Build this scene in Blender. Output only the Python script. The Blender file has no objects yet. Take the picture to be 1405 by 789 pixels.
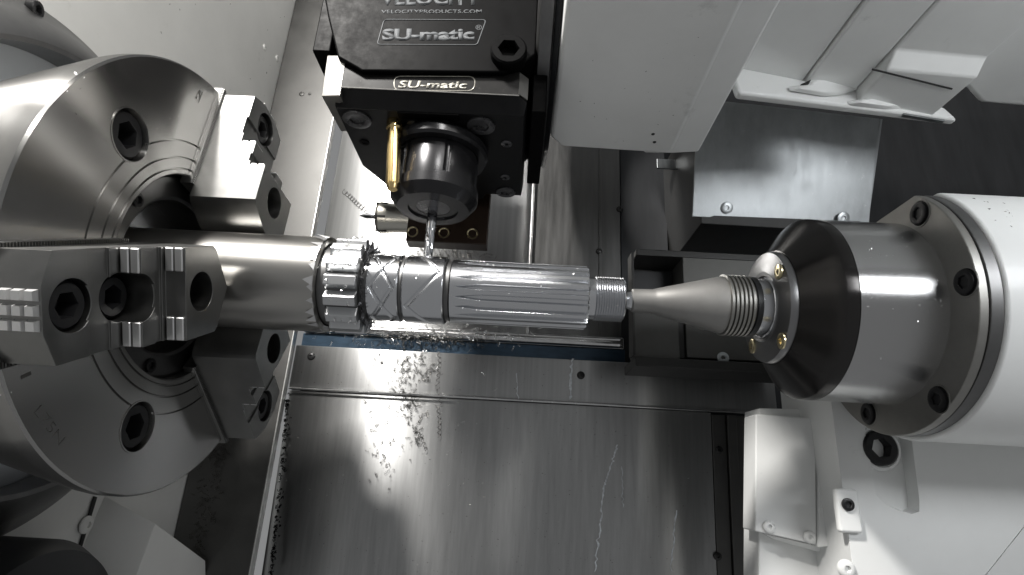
import bpy, bmesh, math, random
from mathutils import Vector, Matrix
random.seed(7)
rad = math.radians
S = 0.001                                    # all numbers below are millimetres
scn = bpy.context.scene
col = scn.collection

# ------------------------------------------------------------------ camera
TILT = rad(18)
FPX, PITCH, YAW, ROLL = 761.77, rad(0.69), rad(0.725), rad(-2.954)
R0 = (Matrix.Rotation(YAW, 3, 'Z') @ Matrix.Rotation(PITCH, 3, 'X') @ Matrix.Rotation(ROLL, 3, 'Y'))
MR = Matrix(((1, 0, 0), (0, math.cos(TILT), -math.sin(TILT)), (0, math.sin(TILT), math.cos(TILT))))
RC = MR @ R0
EYE = MR @ Vector((0, -375, 0))
cd = bpy.data.cameras.new('camera'); cam = bpy.data.objects.new('camera', cd); col.objects.link(cam)
cd.sensor_width = 36; cd.lens = FPX / 1405 * 36; cd.clip_start = 0.01; cd.clip_end = 50
rx, fy, uz = RC.col[0], RC.col[1], RC.col[2]
cm = Matrix((rx, uz, -fy)).transposed().to_4x4(); cm.translation = EYE * S
cam.matrix_world = cm
scn.camera = cam

def P(u, v, x=None, y=None, z=None):
    """photo pixel -> point (mm) on the plane x=, y= or z="""
    d = RC @ Vector(((u - 702.5) / FPX, 1, -(v - 394.5) / FPX))
    ax, val = (0, x) if x is not None else (1, y) if y is not None else (2, z)
    return EYE + d * ((val - EYE[ax]) / d[ax])

# ------------------------------------------------------------------ light
w = bpy.data.worlds.new('World'); scn.world = w; w.use_nodes = True
w.node_tree.nodes['Background'].inputs[0].default_value = (0.98, 0.99, 1.0, 1)
w.node_tree.nodes['Background'].inputs[1].default_value = 0.19
def area(name, loc, target, sx, sy, power, colr):
    l = bpy.data.lights.new(name, 'AREA'); l.shape = 'RECTANGLE'; l.size = sx * S; l.size_y = sy * S
    l.energy = power; l.color = colr
    o = bpy.data.objects.new(name, l); col.objects.link(o)
    o.location = Vector(loc) * S
    d = (Vector(target) - Vector(loc)).normalized()
    o.rotation_euler = d.to_track_quat('-Z', 'Y').to_euler()
    return o
area('work_lamp', (-362, -440, 610), (-150, 0, 10), 50, 90, 13.5, (1, 0.97, 0.93))
area('work_lamp', (180, -470, 420), (150, 0, 0), 380, 50, 3.4, (1, 0.98, 0.95))
area('work_lamp', (480, -440, 110), (300, 60, 20), 260, 120, 0.32, (0.96, 0.98, 1)).data.spread = rad(80)
scn.view_settings.view_transform = 'Standard'; scn.view_settings.look = 'None'
scn.view_settings.exposure = 0.3; scn.view_settings.gamma = 1.0

# ------------------------------------------------------------------ materials
def mat(name, base, metal=0.0, rough=0.5, var=0.0, vscale=60, stretch=(1, 1, 1), rvar=0.0, bump=0.0, bscale=400,
        aniso=0.0, tangent=None, spots=None, coat=0.0, spec=0.5):
    m = bpy.data.materials.new(name); m.use_nodes = True
    nt = m.node_tree; N = nt.nodes; L = nt.links
    b = N['Principled BSDF']
    b.inputs['Base Color'].default_value = (*base, 1); b.inputs['Metallic'].default_value = metal
    b.inputs['Roughness'].default_value = rough; b.inputs['Specular IOR Level'].default_value = spec
    b.inputs['Coat Weight'].default_value = coat
    tc = N.new('ShaderNodeTexCoord'); mp = N.new('ShaderNodeMapping'); mp.inputs['Scale'].default_value = stretch
    L.new(tc.outputs['Object'], mp.inputs['Vector'])
    colout = None
    if var or rvar:
        n = N.new('ShaderNodeTexNoise'); n.inputs['Scale'].default_value = vscale; n.inputs['Detail'].default_value = 6
        n.inputs['Roughness'].default_value = 0.65
        L.new(mp.outputs[0], n.inputs['Vector'])
        if var:
            r = N.new('ShaderNodeMapRange'); r.inputs[1].default_value = 0.25; r.inputs[2].default_value = 0.75
            r.inputs[3].default_value = 1 - var; r.inputs[4].default_value = 1 + var
            L.new(n.outputs[0], r.inputs[0])
            mx = N.new('ShaderNodeVectorMath'); mx.operation = 'SCALE'; mx.inputs[0].default_value = base
            L.new(r.outputs[0], mx.inputs['Scale']); colout = mx.outputs[0]
        if rvar:
            r2 = N.new('ShaderNodeMapRange'); r2.inputs[1].default_value = 0.3; r2.inputs[2].default_value = 0.7
            r2.inputs[3].default_value = max(0.03, rough - rvar); r2.inputs[4].default_value = min(1, rough + rvar)
            L.new(n.outputs[0], r2.inputs[0]); L.new(r2.outputs[0], b.inputs['Roughness'])
    if spots:                                # (colour, threshold, scale): stains
        n3 = N.new('ShaderNodeTexNoise'); n3.inputs['Scale'].default_value = spots[2]; n3.inputs['Detail'].default_value = 8
        n3.inputs['Roughness'].default_value = 0.7
        mp3 = N.new('ShaderNodeMapping'); mp3.inputs['Scale'].default_value = spots[3] if len(spots) > 3 else (1, 1, 1)
        L.new(tc.outputs['Object'], mp3.inputs['Vector']); L.new(mp3.outputs[0], n3.inputs['Vector'])
        r3 = N.new('ShaderNodeMapRange'); r3.inputs[1].default_value = spots[1]; r3.inputs[2].default_value = spots[1] + 0.12
        L.new(n3.outputs[0], r3.inputs[0])
        mix = N.new('ShaderNodeMix'); mix.data_type = 'RGBA'
        L.new(r3.outputs[0], mix.inputs[0])
        if colout: L.new(colout, mix.inputs[6])
        else: mix.inputs[6].default_value = (*base, 1)
        mix.inputs[7].default_value = (*spots[0], 1)
        colout = mix.outputs[2]
    if colout: L.new(colout, b.inputs['Base Color'])
    if bump:
        n4 = N.new('ShaderNodeTexNoise'); n4.inputs['Scale'].default_value = bscale; n4.inputs['Detail'].default_value = 4
        L.new(mp.outputs[0], n4.inputs['Vector'])
        bp = N.new('ShaderNodeBump'); bp.inputs['Strength'].default_value = bump; bp.inputs['Distance'].default_value = 0.0004
        L.new(n4.outputs[0], bp.inputs['Height']); L.new(bp.outputs[0], b.inputs['Normal'])
    if aniso:
        b.inputs['Anisotropic'].default_value = aniso
        if tangent == 'turned':              # turning marks run round the spindle axis (world X)
            g = N.new('ShaderNodeNewGeometry')
            c1 = N.new('ShaderNodeVectorMath'); c1.operation = 'CROSS_PRODUCT'; c1.inputs[0].default_value = (1, 0, 0)
            L.new(g.outputs['Position'], c1.inputs[1])
            c2 = N.new('ShaderNodeVectorMath'); c2.operation = 'CROSS_PRODUCT'
            L.new(g.outputs['Normal'], c2.inputs[0]); L.new(c1.outputs[0], c2.inputs[1])
            nn = N.new('ShaderNodeVectorMath'); nn.operation = 'NORMALIZE'; L.new(c2.outputs[0], nn.inputs[0])
            L.new(nn.outputs[0], b.inputs['Tangent'])
        else:
            cx = N.new('ShaderNodeCombineXYZ')
            for i in range(3): cx.inputs[i].default_value = tangent[i]
            L.new(cx.outputs[0], b.inputs['Tangent'])
    return m

M = {}
M['chuck'] = mat('turned_chuck_steel', (0.40, 0.395, 0.385), 1, 0.27, aniso=1.0, tangent='turned')
M['jaw'] = mat('ground_jaw_steel', (0.24, 0.24, 0.235), 1, 0.36, 0.12, 40, rvar=0.06, bump=0.03, bscale=900)
M['tooth'] = mat('bright_jaw_tooth', (0.80, 0.80, 0.80), 1, 0.38)
M['holder_chamfer'] = mat('ground_chamfer', (0.50, 0.49, 0.47), 1, 0.30, 0.2, 90)
M['black_screw'] = mat('black_oxide_screw', (0.010, 0.010, 0.011), 0.0, 0.36, 0.3, 300, spec=0.35)
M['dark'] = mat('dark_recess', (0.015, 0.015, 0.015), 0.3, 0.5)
M['bar'] = mat('bar_stock_steel', (0.45, 0.44, 0.42), 1, 0.30, aniso=0.4, tangent='turned')
M['bright'] = mat('bright_machined_steel', (0.66, 0.67, 0.69), 1, 0.22, aniso=0.3, tangent='turned')
M['gear'] = mat('milled_steel_tooth', (0.62, 0.63, 0.64), 1, 0.38)
M['burr'] = mat('ragged_burr_steel', (0.62, 0.62, 0.62), 1, 0.35)
M['holder'] = mat('black_oxide_holder', (0.0018, 0.0018, 0.002), 0.0, 0.5, 0.3, 120, rvar=0.08, bump=0.03, bscale=1200, spec=0.05,
                  spots=((0.02, 0.02, 0.02), 0.70, 500))
M['holder_edge'] = mat('worn_holder_steel', (0.13, 0.13, 0.135), 0.85, 0.30, 0.35, 90, rvar=0.1, spots=((0.5, 0.48, 0.45), 0.66, 420))
M['strip'] = mat('dark_strip_steel', (0.007, 0.0068, 0.0066), 0.0, 0.42, 0.4, 70, rvar=0.08, spec=0.12, spots=((0.14, 0.13, 0.12), 0.64, 260))
M['baseblock'] = mat('base_block_oxide', (0.006, 0.006, 0.0065), 0.0, 0.40, 0.4, 100, rvar=0.08, spec=0.2, spots=((0.09, 0.09, 0.09), 0.69, 420))
M['nut'] = mat('collet_nut_steel', (0.030, 0.030, 0.032), 0.6, 0.24, 0.1, 80)
M['print'] = mat('grey_engraving', (0.09, 0.095, 0.10), 0.0, 0.6, 0.2, 500, spec=0.2)
M['plateprint'] = mat('pale_engraving', (0.34, 0.33, 0.29), 0.3, 0.45, 0.25, 600)
M['stamp'] = mat('stamped_mark', (0.17, 0.168, 0.16), 0.9, 0.5)
M['brass'] = mat('brass', (0.83, 0.62, 0.29), 1, 0.20, 0.08, 200)
M['brassscrew'] = mat('plated_screw', (0.80, 0.70, 0.45), 1, 0.28, 0.2, 600)
M['carbide'] = mat('carbide', (0.72, 0.73, 0.76), 1, 0.12)
M['brown'] = mat('brown_black_block', (0.030, 0.019, 0.013), 0.4, 0.36, 0.3, 90)
M['collet'] = mat('satin_collet', (0.62, 0.60, 0.54), 1, 0.30)
M['white'] = mat('white_enamel', (0.79, 0.80, 0.79), 0, 0.38, 0.05, 14, bump=0.05, bscale=250, spots=((0.60, 0.61, 0.60), 0.64, 26), coat=0.15)
M['white_wall'] = mat('white_wall_enamel', (0.70, 0.70, 0.68), 0, 0.42, 0.07, 9, bump=0.06, bscale=200, spots=((0.55, 0.55, 0.52), 0.64, 20))
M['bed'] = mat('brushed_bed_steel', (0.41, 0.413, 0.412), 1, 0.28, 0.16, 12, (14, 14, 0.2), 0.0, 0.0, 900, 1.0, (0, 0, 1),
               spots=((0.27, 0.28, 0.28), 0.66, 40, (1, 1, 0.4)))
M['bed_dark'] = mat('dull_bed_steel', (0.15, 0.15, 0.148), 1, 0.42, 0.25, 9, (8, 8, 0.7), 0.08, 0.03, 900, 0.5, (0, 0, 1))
M['slab'] = mat('grey_bed_plate', (0.135, 0.134, 0.13), 1, 0.50, 0.15, 30, rvar=0.06, bump=0.06, bscale=500)
M['edge'] = mat('cut_plate_edge', (0.80, 0.80, 0.78), 1, 0.42, 0.2, 60, bump=0.2, bscale=300)
M['lip'] = mat('rolled_lip_steel', (0.62, 0.62, 0.62), 1, 0.22, 0.2, 60, rvar=0.08)
M['blue'] = mat('blue_wiper', (0.035, 0.062, 0.095), 0.5, 0.28, 0.3, 60, (1, 1, 3))
M['plate'] = mat('plate_steel', (0.40, 0.42, 0.43), 1, 0.40, 0.15, 30, (3, 3, 0.6), 0.08, 0.05, 500, 0.4, (0, 0, 1), spots=((0.62, 0.63, 0.63), 0.64, 120))
M['box'] = mat('dark_painted_box', (0.030, 0.030, 0.029), 0.2, 0.5, 0.2, 40, bump=0.08)
M['boxplate'] = mat('grey_box_plate', (0.095, 0.095, 0.09), 0.4, 0.5, 0.1, 40)
M['centre'] = mat('grey_centre_cone', (0.28, 0.275, 0.265), 0.75, 0.46, 0.10, 60, spots=((0.34, 0.34, 0.33), 0.70, 500))
M['blackcone'] = mat('black_turned_cone', (0.050, 0.048, 0.047), 0.9, 0.24, aniso=0.95, tangent='turned')
M['quill'] = mat('ground_quill_steel', (0.50, 0.50, 0.50), 1, 0.26, aniso=0.9, tangent='turned')
M['nosering'] = mat('nose_ring_steel', (0.27, 0.27, 0.275), 1, 0.36, aniso=0.5, tangent='turned')
M['flange'] = mat('flange_steel', (0.30, 0.295, 0.28), 1, 0.44, 0.10, 60, bump=0.06, bscale=700)
M['ring'] = mat('ring_steel', (0.17, 0.17, 0.17), 1, 0.40, 0.15, 40)
M['discpale'] = mat('pale_disc', (0.50, 0.53, 0.56), 0.4, 0.42, 0.05, 20)
M['rubber'] = mat('black_rubber', (0.014, 0.015, 0.017), 0, 0.45, 0.2, 40, bump=0.1, bscale=150)
M['swarf'] = mat('dark_steel_swarf', (0.13, 0.125, 0.115), 0.9, 0.34, 0.4, 900)
M['swarf_bright'] = mat('bright_steel_swarf', (0.85, 0.85, 0.84), 1, 0.22, 0.2, 900)
M['drip'] = mat('dried_coolant', (0.78, 0.82, 0.86), 0.0, 0.5, 0.5, 300)
M['bedscrew'] = mat('bed_screw', (0.05, 0.05, 0.05), 0.8, 0.35)
M['wallback'] = mat('dark_rear_wall', (0.05, 0.052, 0.055), 0.7, 0.42, 0.3, 8, (4, 4, 0.6))

# ------------------------------------------------------------------ mesh helpers
ORG = {}                                     # world origin (mm) of every unrotated parent
class MB:
    def __init__(s): s.v = []; s.f = []
    def add(s, vs, fs):
        k = len(s.v); s.v += [Vector(a) for a in vs]; s.f += [tuple(i + k for i in f) for f in fs]; return s
    def box(s, x0, x1, y0, y1, z0, z1):
        return s.add([(x, y, z) for x in (x0, x1) for y in (y0, y1) for z in (z0, z1)],
                     [(0, 1, 3, 2), (4, 6, 7, 5), (0, 4, 5, 1), (2, 3, 7, 6), (0, 2, 6, 4), (1, 5, 7, 3)])
    def loft(s, a, b, cap=True):             # two equal loops of points
        n = len(a); fs = [(i, (i + 1) % n, n + (i + 1) % n, n + i) for i in range(n)]
        if cap: fs += [tuple(range(n - 1, -1, -1)), tuple(range(n, 2 * n))]
        return s.add(list(a) + list(b), fs)
    def prism(s, poly, axis, a, b):
        def pt(p, t):
            return {'x': (t, p[0], p[1]), 'y': (p[0], t, p[1]), 'z': (p[0], p[1], t)}[axis]
        return s.loft([pt(p, a) for p in poly], [pt(p, b) for p in poly])
    def slab(s, pts, off):                   # polygon of points pushed along a vector
        pts = [Vector(p) for p in pts]; return s.loft(pts, [p + Vector(off) for p in pts])
    def lathe(s, prof, n=64, o=(0, 0, 0), ax='x', caps=False):
        o = Vector(o); k = len(s.v); vs = []
        for a, r in prof:
            for i in range(n):
                t = 2 * math.pi * i / n; c, q = r * math.cos(t), r * math.sin(t)
                vs.append(o + Vector({'x': (a, c, q), 'y': (q, a, c), 'z': (c, q, a)}[ax]))
        fs = []
        for j in range(len(prof) - 1):
            for i in range(n):
                i2 = (i + 1) % n
                fs.append((j * n + i, j * n + i2, (j + 1) * n + i2, (j + 1) * n + i))
        if caps: fs += [tuple(range(n)), tuple(range((len(prof) - 1) * n, len(prof) * n))]
        return s.add(vs, fs)
    def tube(s, pts, r, n=6, cap=True):
        pts = [Vector(p) for p in pts]; vs = []; fs = []
        up = Vector((0.31, 0.77, 0.55))
        for i, p in enumerate(pts):
            t = (pts[min(i + 1, len(pts) - 1)] - pts[max(i - 1, 0)]).normalized()
            a = t.cross(up); a = a.normalized() if a.length > 1e-4 else t.orthogonal().normalized(); b = t.cross(a)
            rr = r[i] if isinstance(r, (list, tuple)) else r
            vs += [p + a * rr * math.cos(2 * math.pi * k / n) + b * rr * math.sin(2 * math.pi * k / n) for k in range(n)]
        for i in range(len(pts) - 1):
            fs += [(i * n + k, i * n + (k + 1) % n, (i + 1) * n + (k + 1) % n, (i + 1) * n + k) for k in range(n)]
        if cap: fs += [tuple(range(n)), tuple(range(len(vs) - n, len(vs)))]
        return s.add(vs, fs)
    def mesh(s, name, m, org=Vector((0, 0, 0)), smooth=35, fix=True):
        me = bpy.data.meshes.new(name)
        me.from_pydata([(v - org) * S for v in s.v], [], s.f)
        if fix:
            bm = bmesh.new(); bm.from_mesh(me); bmesh.ops.remove_doubles(bm, verts=bm.verts, dist=1e-7)
            bmesh.ops.recalc_face_normals(bm, faces=bm.faces); bm.to_mesh(me); bm.free()
        if smooth:
            me.polygons.foreach_set('use_smooth', [True] * len(me.polygons)); me.set_sharp_from_angle(angle=rad(smooth))
        if m: me.materials.append(M[m])
        return me
    def build(s, name, m, parent=None, bevel=0, smooth=35, seg=2, fix=True):
        org = ORG.get(parent.name, Vector((0, 0, 0))) if parent else Vector((0, 0, 0))
        if parent is None:
            c = [sum((v[i] for v in s.v)) / len(s.v) for i in range(3)]; c[2] = min(v[2] for v in s.v); org = Vector(c)
        o = bpy.data.objects.new(name, s.mesh(name, m, org, smooth, fix)); col.objects.link(o)
        if parent: o.parent = parent
        else: o.location = org * S
        ORG[o.name] = org
        if bevel:
            md = o.modifiers.new('bevel', 'BEVEL'); md.width = bevel * S; md.segments = seg; md.limit_method = 'ANGLE'
            md.angle_limit = rad(32); md.harden_normals = True
        return o

def tag(o, label=None, cat=None, group=None, kind=None):
    for k, v in (('label', label), ('category', cat), ('group', group), ('kind', kind)):
        if v: o[k] = v
    return o
def thing(name, loc, label, cat, group=None):
    o = bpy.data.objects.new(name, None); col.objects.link(o); o.empty_display_size = 0.02
    o.location = Vector(loc) * S; ORG[o.name] = Vector(loc)
    return tag(o, label, cat, group)
def cut(o, cutters):
    for c in cutters:
        md = o.modifiers.new('cut', 'BOOLEAN'); md.operation = 'DIFFERENCE'; md.object = c; md.solver = 'EXACT'
    dg = bpy.context.evaluated_depsgraph_get(); dg.update()
    me = bpy.data.meshes.new_from_object(o.evaluated_get(dg))
    o.modifiers.clear(); old = o.data; o.data = me; me.name = old.name
    bm = bmesh.new(); bm.from_mesh(me); bmesh.ops.recalc_face_normals(bm, faces=bm.faces); bm.to_mesh(me); bm.free()
    me.polygons.foreach_set('use_smooth', [True] * len(me.polygons)); me.set_sharp_from_angle(angle=rad(30))
    for c in cutters: bpy.data.objects.remove(c)
def cutter(mb):
    o = bpy.data.objects.new('cutter', mb.mesh('cutter', None, Vector((0, 0, 0)), 0)); col.objects.link(o)
    return o

SCREW = {}
def screw_mesh(R, h, kind, m):
    key = (round(R, 1), round(h, 1), kind, m)
    if key in SCREW: return SCREW[key]
    mb = MB(); n = 24
    def ring(r, z, hexa=False):
        out = []
        for i in range(n):
            t = 2 * math.pi * i / n; k = r
            if hexa: k = r * math.cos(math.pi / 6) / math.cos((t % (math.pi / 3)) - math.pi / 6)
            out.append((k * math.cos(t), k * math.sin(t), z))
        return out
    if kind == 'cap':
        rows = [ring(R, -h * 0.3), ring(R, h * 0.86), ring(R * 0.90, h), ring(R * 0.60, h, True), ring(R * 0.56, h * 0.9, True), ring(R * 0.56, h * 0.15, True), ring(R * 0.12, h * 0.05)]
    elif kind == 'flat':
        rows = [ring(R, -h), ring(R, h * 0.7), ring(R * 0.94, h), ring(R * 0.42, h, True), ring(R * 0.40, h * 0.2 - 0.6, True), ring(R * 0.1, h * 0.2 - 0.8)]
    else:                                     # rounded button head
        rows = [ring(R, -0.5), ring(R, h * 0.3), ring(R * 0.86, h * 0.75), ring(R * 0.6, h), ring(R * 0.42, h, True), ring(R * 0.40, h * 0.3, True), ring(R * 0.1, h * 0.3)]
    vs = [v for r in rows for v in r]; fs = []
    for j in range(len(rows) - 1):
        fs += [(j * n + i, j * n + (i + 1) % n, (j + 1) * n + (i + 1) % n, (j + 1) * n + i) for i in range(n)]
    fs.append(tuple(range((len(rows) - 1) * n, len(rows) * n)))
    SCREW[key] = mb.add(vs, fs).mesh('screw', m, smooth=40); return SCREW[key]
def screw(name, loc, axis, R, h, parent, kind='cap', m='black_screw', spin=0.0, local=False):
    o = bpy.data.objects.new(name, screw_mesh(R, h, kind, m)); col.objects.link(o); o.parent = parent
    org = Vector((0, 0, 0)) if local else ORG.get(parent.name, Vector((0, 0, 0)))
    q = Vector(axis).normalized().to_track_quat('Z', 'Y').to_matrix().to_4x4() @ Matrix.Rotation(spin, 4, 'Z')
    q.translation = (Vector(loc) - org) * S; o.matrix_local = q
    return o

def text(name, s, a, b, normal, m, parent, height=None, bold=0.0, depth=0.15, shear=0.0, up=None):
    """flat lettering whose baseline runs from a to b (mm)"""
    cu = bpy.data.curves.new(name, 'FONT'); cu.body = s; cu.size = 1; cu.offset = bold; cu.extrude = 0.0; cu.shear = shear
    cu.resolution_u = 4
    t = bpy.data.objects.new(name, cu); col.objects.link(t)
    dg = bpy.context.evaluated_depsgraph_get(); dg.update()
    me = bpy.data.meshes.new_from_object(t.evaluated_get(dg)); bpy.data.objects.remove(t)
    xs = [v.co.x for v in me.vertices]; ys = [v.co.y for v in me.vertices]
    a, b, n = Vector(a), Vector(b), Vector(normal).normalized()
    X = (b - a); sx = X.length / (max(xs) - min(xs)); X.normalize(); Y = n.cross(X)
    sy = height / (max(ys) - 0 if min(ys) < 0.02 else max(ys) - min(ys)) if height else sx
    org = ORG.get(parent.name, Vector((0, 0, 0)))
    for v in me.vertices:
        x, y = v.co.x, v.co.y
        v.co = (a + X * ((x - min(xs)) * sx) + Y * (y * sy) + n * depth - org) * S
    me.materials.append(M[m]); me.name = name
    o = bpy.data.objects.new(name, me); col.objects.link(o); o.parent = parent; ORG[o.name] = org
    md = o.modifiers.new('thickness', 'SOLIDIFY'); md.thickness = 0.12 * S; md.offset = -1
    return o

# ================================================================== SETTING
# headstock wall (white, behind the chuck)
hw = MB().box(-380, -348, -260, 296, -420, 700).build('headstock_wall', 'white_wall'); tag(hw, kind='structure')
for u, v in ((380, 80), (363, 65), (118, 720)):
    p = P(u, v, x=-348); screw('screw', p, (1, 0, 0), 4.2, 1.6, hw, 'button', 'white_wall')
# bed: left plate, shiny cover, right cover, rear wall
bl = MB().box(-347, -262, 278, 290, -400, 700).build('bed_plate', 'slab', bevel=0.8); tag(bl, kind='structure')
for u, v in ((414, 129), (425, 129)):
    screw('screw', P(u, v, y=278), (0, -1, 0), 3.6 if u < 420 else 2, 1.0, bl, 'button', 'slab')
e = MB().box(-261.9, -260.4, 277.4, 288, -400, 700).build('cut_edge', 'edge', bl, bevel=0.4)
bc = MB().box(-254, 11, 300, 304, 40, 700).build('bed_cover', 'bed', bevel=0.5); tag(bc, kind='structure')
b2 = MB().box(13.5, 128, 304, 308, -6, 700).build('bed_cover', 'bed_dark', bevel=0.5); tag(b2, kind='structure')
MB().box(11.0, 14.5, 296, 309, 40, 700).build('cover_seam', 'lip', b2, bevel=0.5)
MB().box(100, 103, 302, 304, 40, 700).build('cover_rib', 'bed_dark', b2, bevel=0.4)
for u, v in ((850, 287), (822, 345)):
    screw('screw', P(u, v, y=304), (0, -1, 0), 4.4, 2.6, b2, 'button', 'bedscrew')
rw = MB().box(-262, 900, 330, 336, -500, 900).build('rear_wall', 'wallback'); tag(rw, kind='structure')
MB().box(129, 190, 306, 329.5, -6, 700).build('rear_panel', 'wallback', rw, bevel=0.8)
pp = P(940, 287, y=306); screw('screw', pp, (0, -1, 0), 5.0, 3.5, rw, 'button', 'bedscrew')
# lower ledge: rolled lip, blue wiper strip, screwed band, curved-in lower panel
lp = MB()
lp.tube([(-254 + i * 13, 292 + 0.4 * math.sin(i), 40) for i in range(30)], 6.2, 16)
lip = lp.build('rolled_lip', 'lip'); tag(lip, kind='structure')
MB().box(-254, 128, 292, 299.5, 33.5, 47).build('lip_flat', 'lip', lip, bevel=0.6)
bs = MB().box(-256, 130, 294, 300, 15, 33).build('wiper_strip', 'blue', bevel=0.5); tag(bs, kind='structure')
bd = MB().prism([(284, 16), (284, -30), (286.5, -35), (296, -35), (296, 16)], 'x', -258, 300).build('bed_band', 'bed', bevel=0.8); tag(bd, kind='structure')
for u, v in ((427, 489), (797, 515)):
    screw('screw', P(u, v, y=284), (0, -1, 0), 4.6, 2.2, bd, 'button', 'bedscrew')
a12 = math.tan(rad(4))
MB().tube([(-257 + i * 19, 283.2, -34.6) for i in range(30)], 1.1, 8).build('bottom_bead', 'lip', bd)
lpn = MB().prism([(289, -36), (289 + a12 * 320, -356), (293 + a12 * 320, -356), (293, -36)], 'x', -258, 226).build('lower_panel', 'bed'); tag(lpn, kind='structure')
def on_low(u, v):
    z = -100
    for _ in range(12):
        y = 289 + a12 * (-36 - z); p = P(u, v, y=y); z = p.z
    return p
nlow = Vector((0, -math.cos(rad(4)), -math.sin(rad(4))))
rail = MB()
for x0, x1, d in ((226.6, 242, 1.5), (242.6, 253, 5.5), (253.6, 268, 0.5)):
    rail.prism([(289 - d, -38), (289 - d + a12 * 320, -358), (294 + a12 * 320, -358), (294, -38)], 'x', x0, x1)
rl = rail.build('side_rail', 'slab', lpn, bevel=0.6)
for u, v in ((986, 617), (984, 763), (1031, 617), (1030, 763)):
    screw('screw', on_low(u, v) + nlow * 1.2, nlow, 4.2, 2.2, lpn, 'button', 'bedscrew')

# ================================================================== SPINDLE RING + CHUCK
sr = thing('spindle_ring', (-348, 0, -184), 'dark steel seal ring on white headstock wall behind the chuck', 'ring')
MB().lathe([(-352, 184), (-346, 184), (-343, 181), (-330, 168), (-326, 166), (-314, 152), (-312, 148), (-313, 145), (-335, 145)], 128).build('ring_body', 'ring', sr)
MB().lathe([(-338, 146), (-336, 146), (-334, 120), (-334, 60)], 96).build('inner_disc', 'discpale', sr)
for a in (80, 110, 140, 200, 260):
    t = rad(a); screw('cap_screw', (-338, 176 * math.cos(t), 176 * math.sin(t)), (1, 0.2, 0), 6, 4, sr)
ck = thing('lathe_chuck', (-270, 0, -140), 'large round steel three-jaw chuck gripping the splined shaft', 'chuck')
prof = [(-334, 60), (-334, 112), (-314, 114), (-313, 120), (-311, 121.5), (-240, 139.2), (-235, 140), (-228.2, 140), (-227, 138.8)]
for r in (90.6, 79.8, 72.6):
    prof += [(-227, r + 0.7), (-228.6, r + 0.5), (-228.6, r - 0.5), (-227, r - 0.7)]
prof += [(-227, 69.5), (-228, 68.5), (-262, 68.5), (-262, 30), (-300, 30)]
def densify(pr, step=14):
    out = [pr[0]]
    for a, b in zip(pr, pr[1:]):
        k = max(1, int(math.hypot(b[0] - a[0], b[1] - a[1]) / step))
        for i in range(1, k + 1): out.append((a[0] + (b[0] - a[0]) * i / k, a[1] + (b[1] - a[1]) * i / k))
    return out
cb = MB().lathe(prof + [(-300, 30), (-334, 30), (-334, 60)], 192).build('chuck_body', 'chuck', ck)
cs = []
BA = (145, 265, 25)
for a in BA:
    t = rad(a); cs.append(cutter(MB().lathe([(-250, 15), (-215, 15)], 48, (0, 100 * math.cos(t), 100 * math.sin(t)), 'x', True)))
cut(cb, cs)
MB().lathe([(-262, 68.3), (-237, 68.3), (-235.5, 66.5), (-235.5, 54), (-237, 52), (-290, 52)], 96).build('bore_bushing', 'ring', ck)
for a in BA:
    t = rad(a); y, z = math.cos(t), math.sin(t)
    screw('cap_screw', (-243, 100 * y, 100 * z), (1, 0, 0), 13.9, 14.2, ck, spin=0.3 + a)
    MB().lathe([(-227.3, 14.9), (-226.6, 15.0), (-226.6, 15.7), (-227.3, 15.8)], 48, (0, 100 * y, 100 * z)).build('bore_rim', 'chuck', ck)
    screw('cap_screw', (-236, 61 * math.cos(t + 0.08), 61 * math.sin(t + 0.08)), (1, 0, 0), 4.6, 2.6, ck, spin=a)
text('stamped_number', '2', P(272, 141, x=-227), P(278, 127, x=-227), (1, 0, 0), 'stamp', ck, 4.5, 0.03, 0.1)
text('stamped_number', '1', P(43, 514, x=-227), P(42, 509, x=-227), (1, 0, 0), 'stamp', ck, 5.5, 0.0, 0.1)
text('stamped_code', 'L75N', P(46, 566, x=-227), P(80, 612, x=-227), (1, 0, 0), 'stamp', ck, 5.0, -0.02, 0.03)
# edge notches scribed on the rim
for a in (152, 158, 214, 222):
    t = rad(a); MB().tube([(-231, 140.05 * math.cos(t), 140.05 * math.sin(t)), (-227.2, 137.4 * math.cos(t), 137.4 * math.sin(t))], 0.7, 6).build('rim_mark', 'tooth', ck)

# jaw, in its own frame: X = radial, Y = sideways, Z = out of the chuck face
def jaw_outline(r0, r1, outer):
    a = [(r0, -25.5), (r1, -25.5)]
    return a
jb = MB()
top3 = [(34.5, 0), (46, -23), (49, -25.5), (77, -25.5), (77, 25.5), (49, 25.5), (46, 23)]
top2 = [(60, -25.5), (96, -25.5), (96, 25.5), (60, 25.5)]
top1 = [(60, -25.5), (137, -25.5), (143, -10.5), (143, 10.5), (137, 25.5), (60, 25.5)]
full = [(34.5, 0), (46, -23), (49, -25.5), (137, -25.5), (143, -10.5), (143, 10.5), (137, 25.5), (49, 25.5), (46, 23)]
jaws_me = None
def solid(poly, z0, z1): return MB().prism(poly, 'z', z0, z1)
jo = bpy.data.objects.new('jaw', solid(full, 2.0, 47).mesh('jaw', 'jaw', smooth=0)); col.objects.link(jo)
jc = [cutter(MB().box(77, 160, -40, 40, 36, 60)), cutter(MB().box(96, 160, -40, 40, 25.5, 50)),
      cutter(MB().box(103.5, 117.5, -40, 40, 24.3, 40)), cutter(MB().box(80, 86, -40, 40, 34.6, 40)),
      cutter(MB().lathe([(10, 12.5), (60, 12.5)], 40, (127, 0, 0), 'z', True)),
      cutter(MB().lathe([(8, 12.5), (60, 12.5)], 40, (97, 0, 0), 'z', True)),
      cutter(MB().lathe([(12, 11.2), (60, 11.2)], 40, (62, 0, 0), 'z', True))]
cut(jo, jc)
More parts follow.
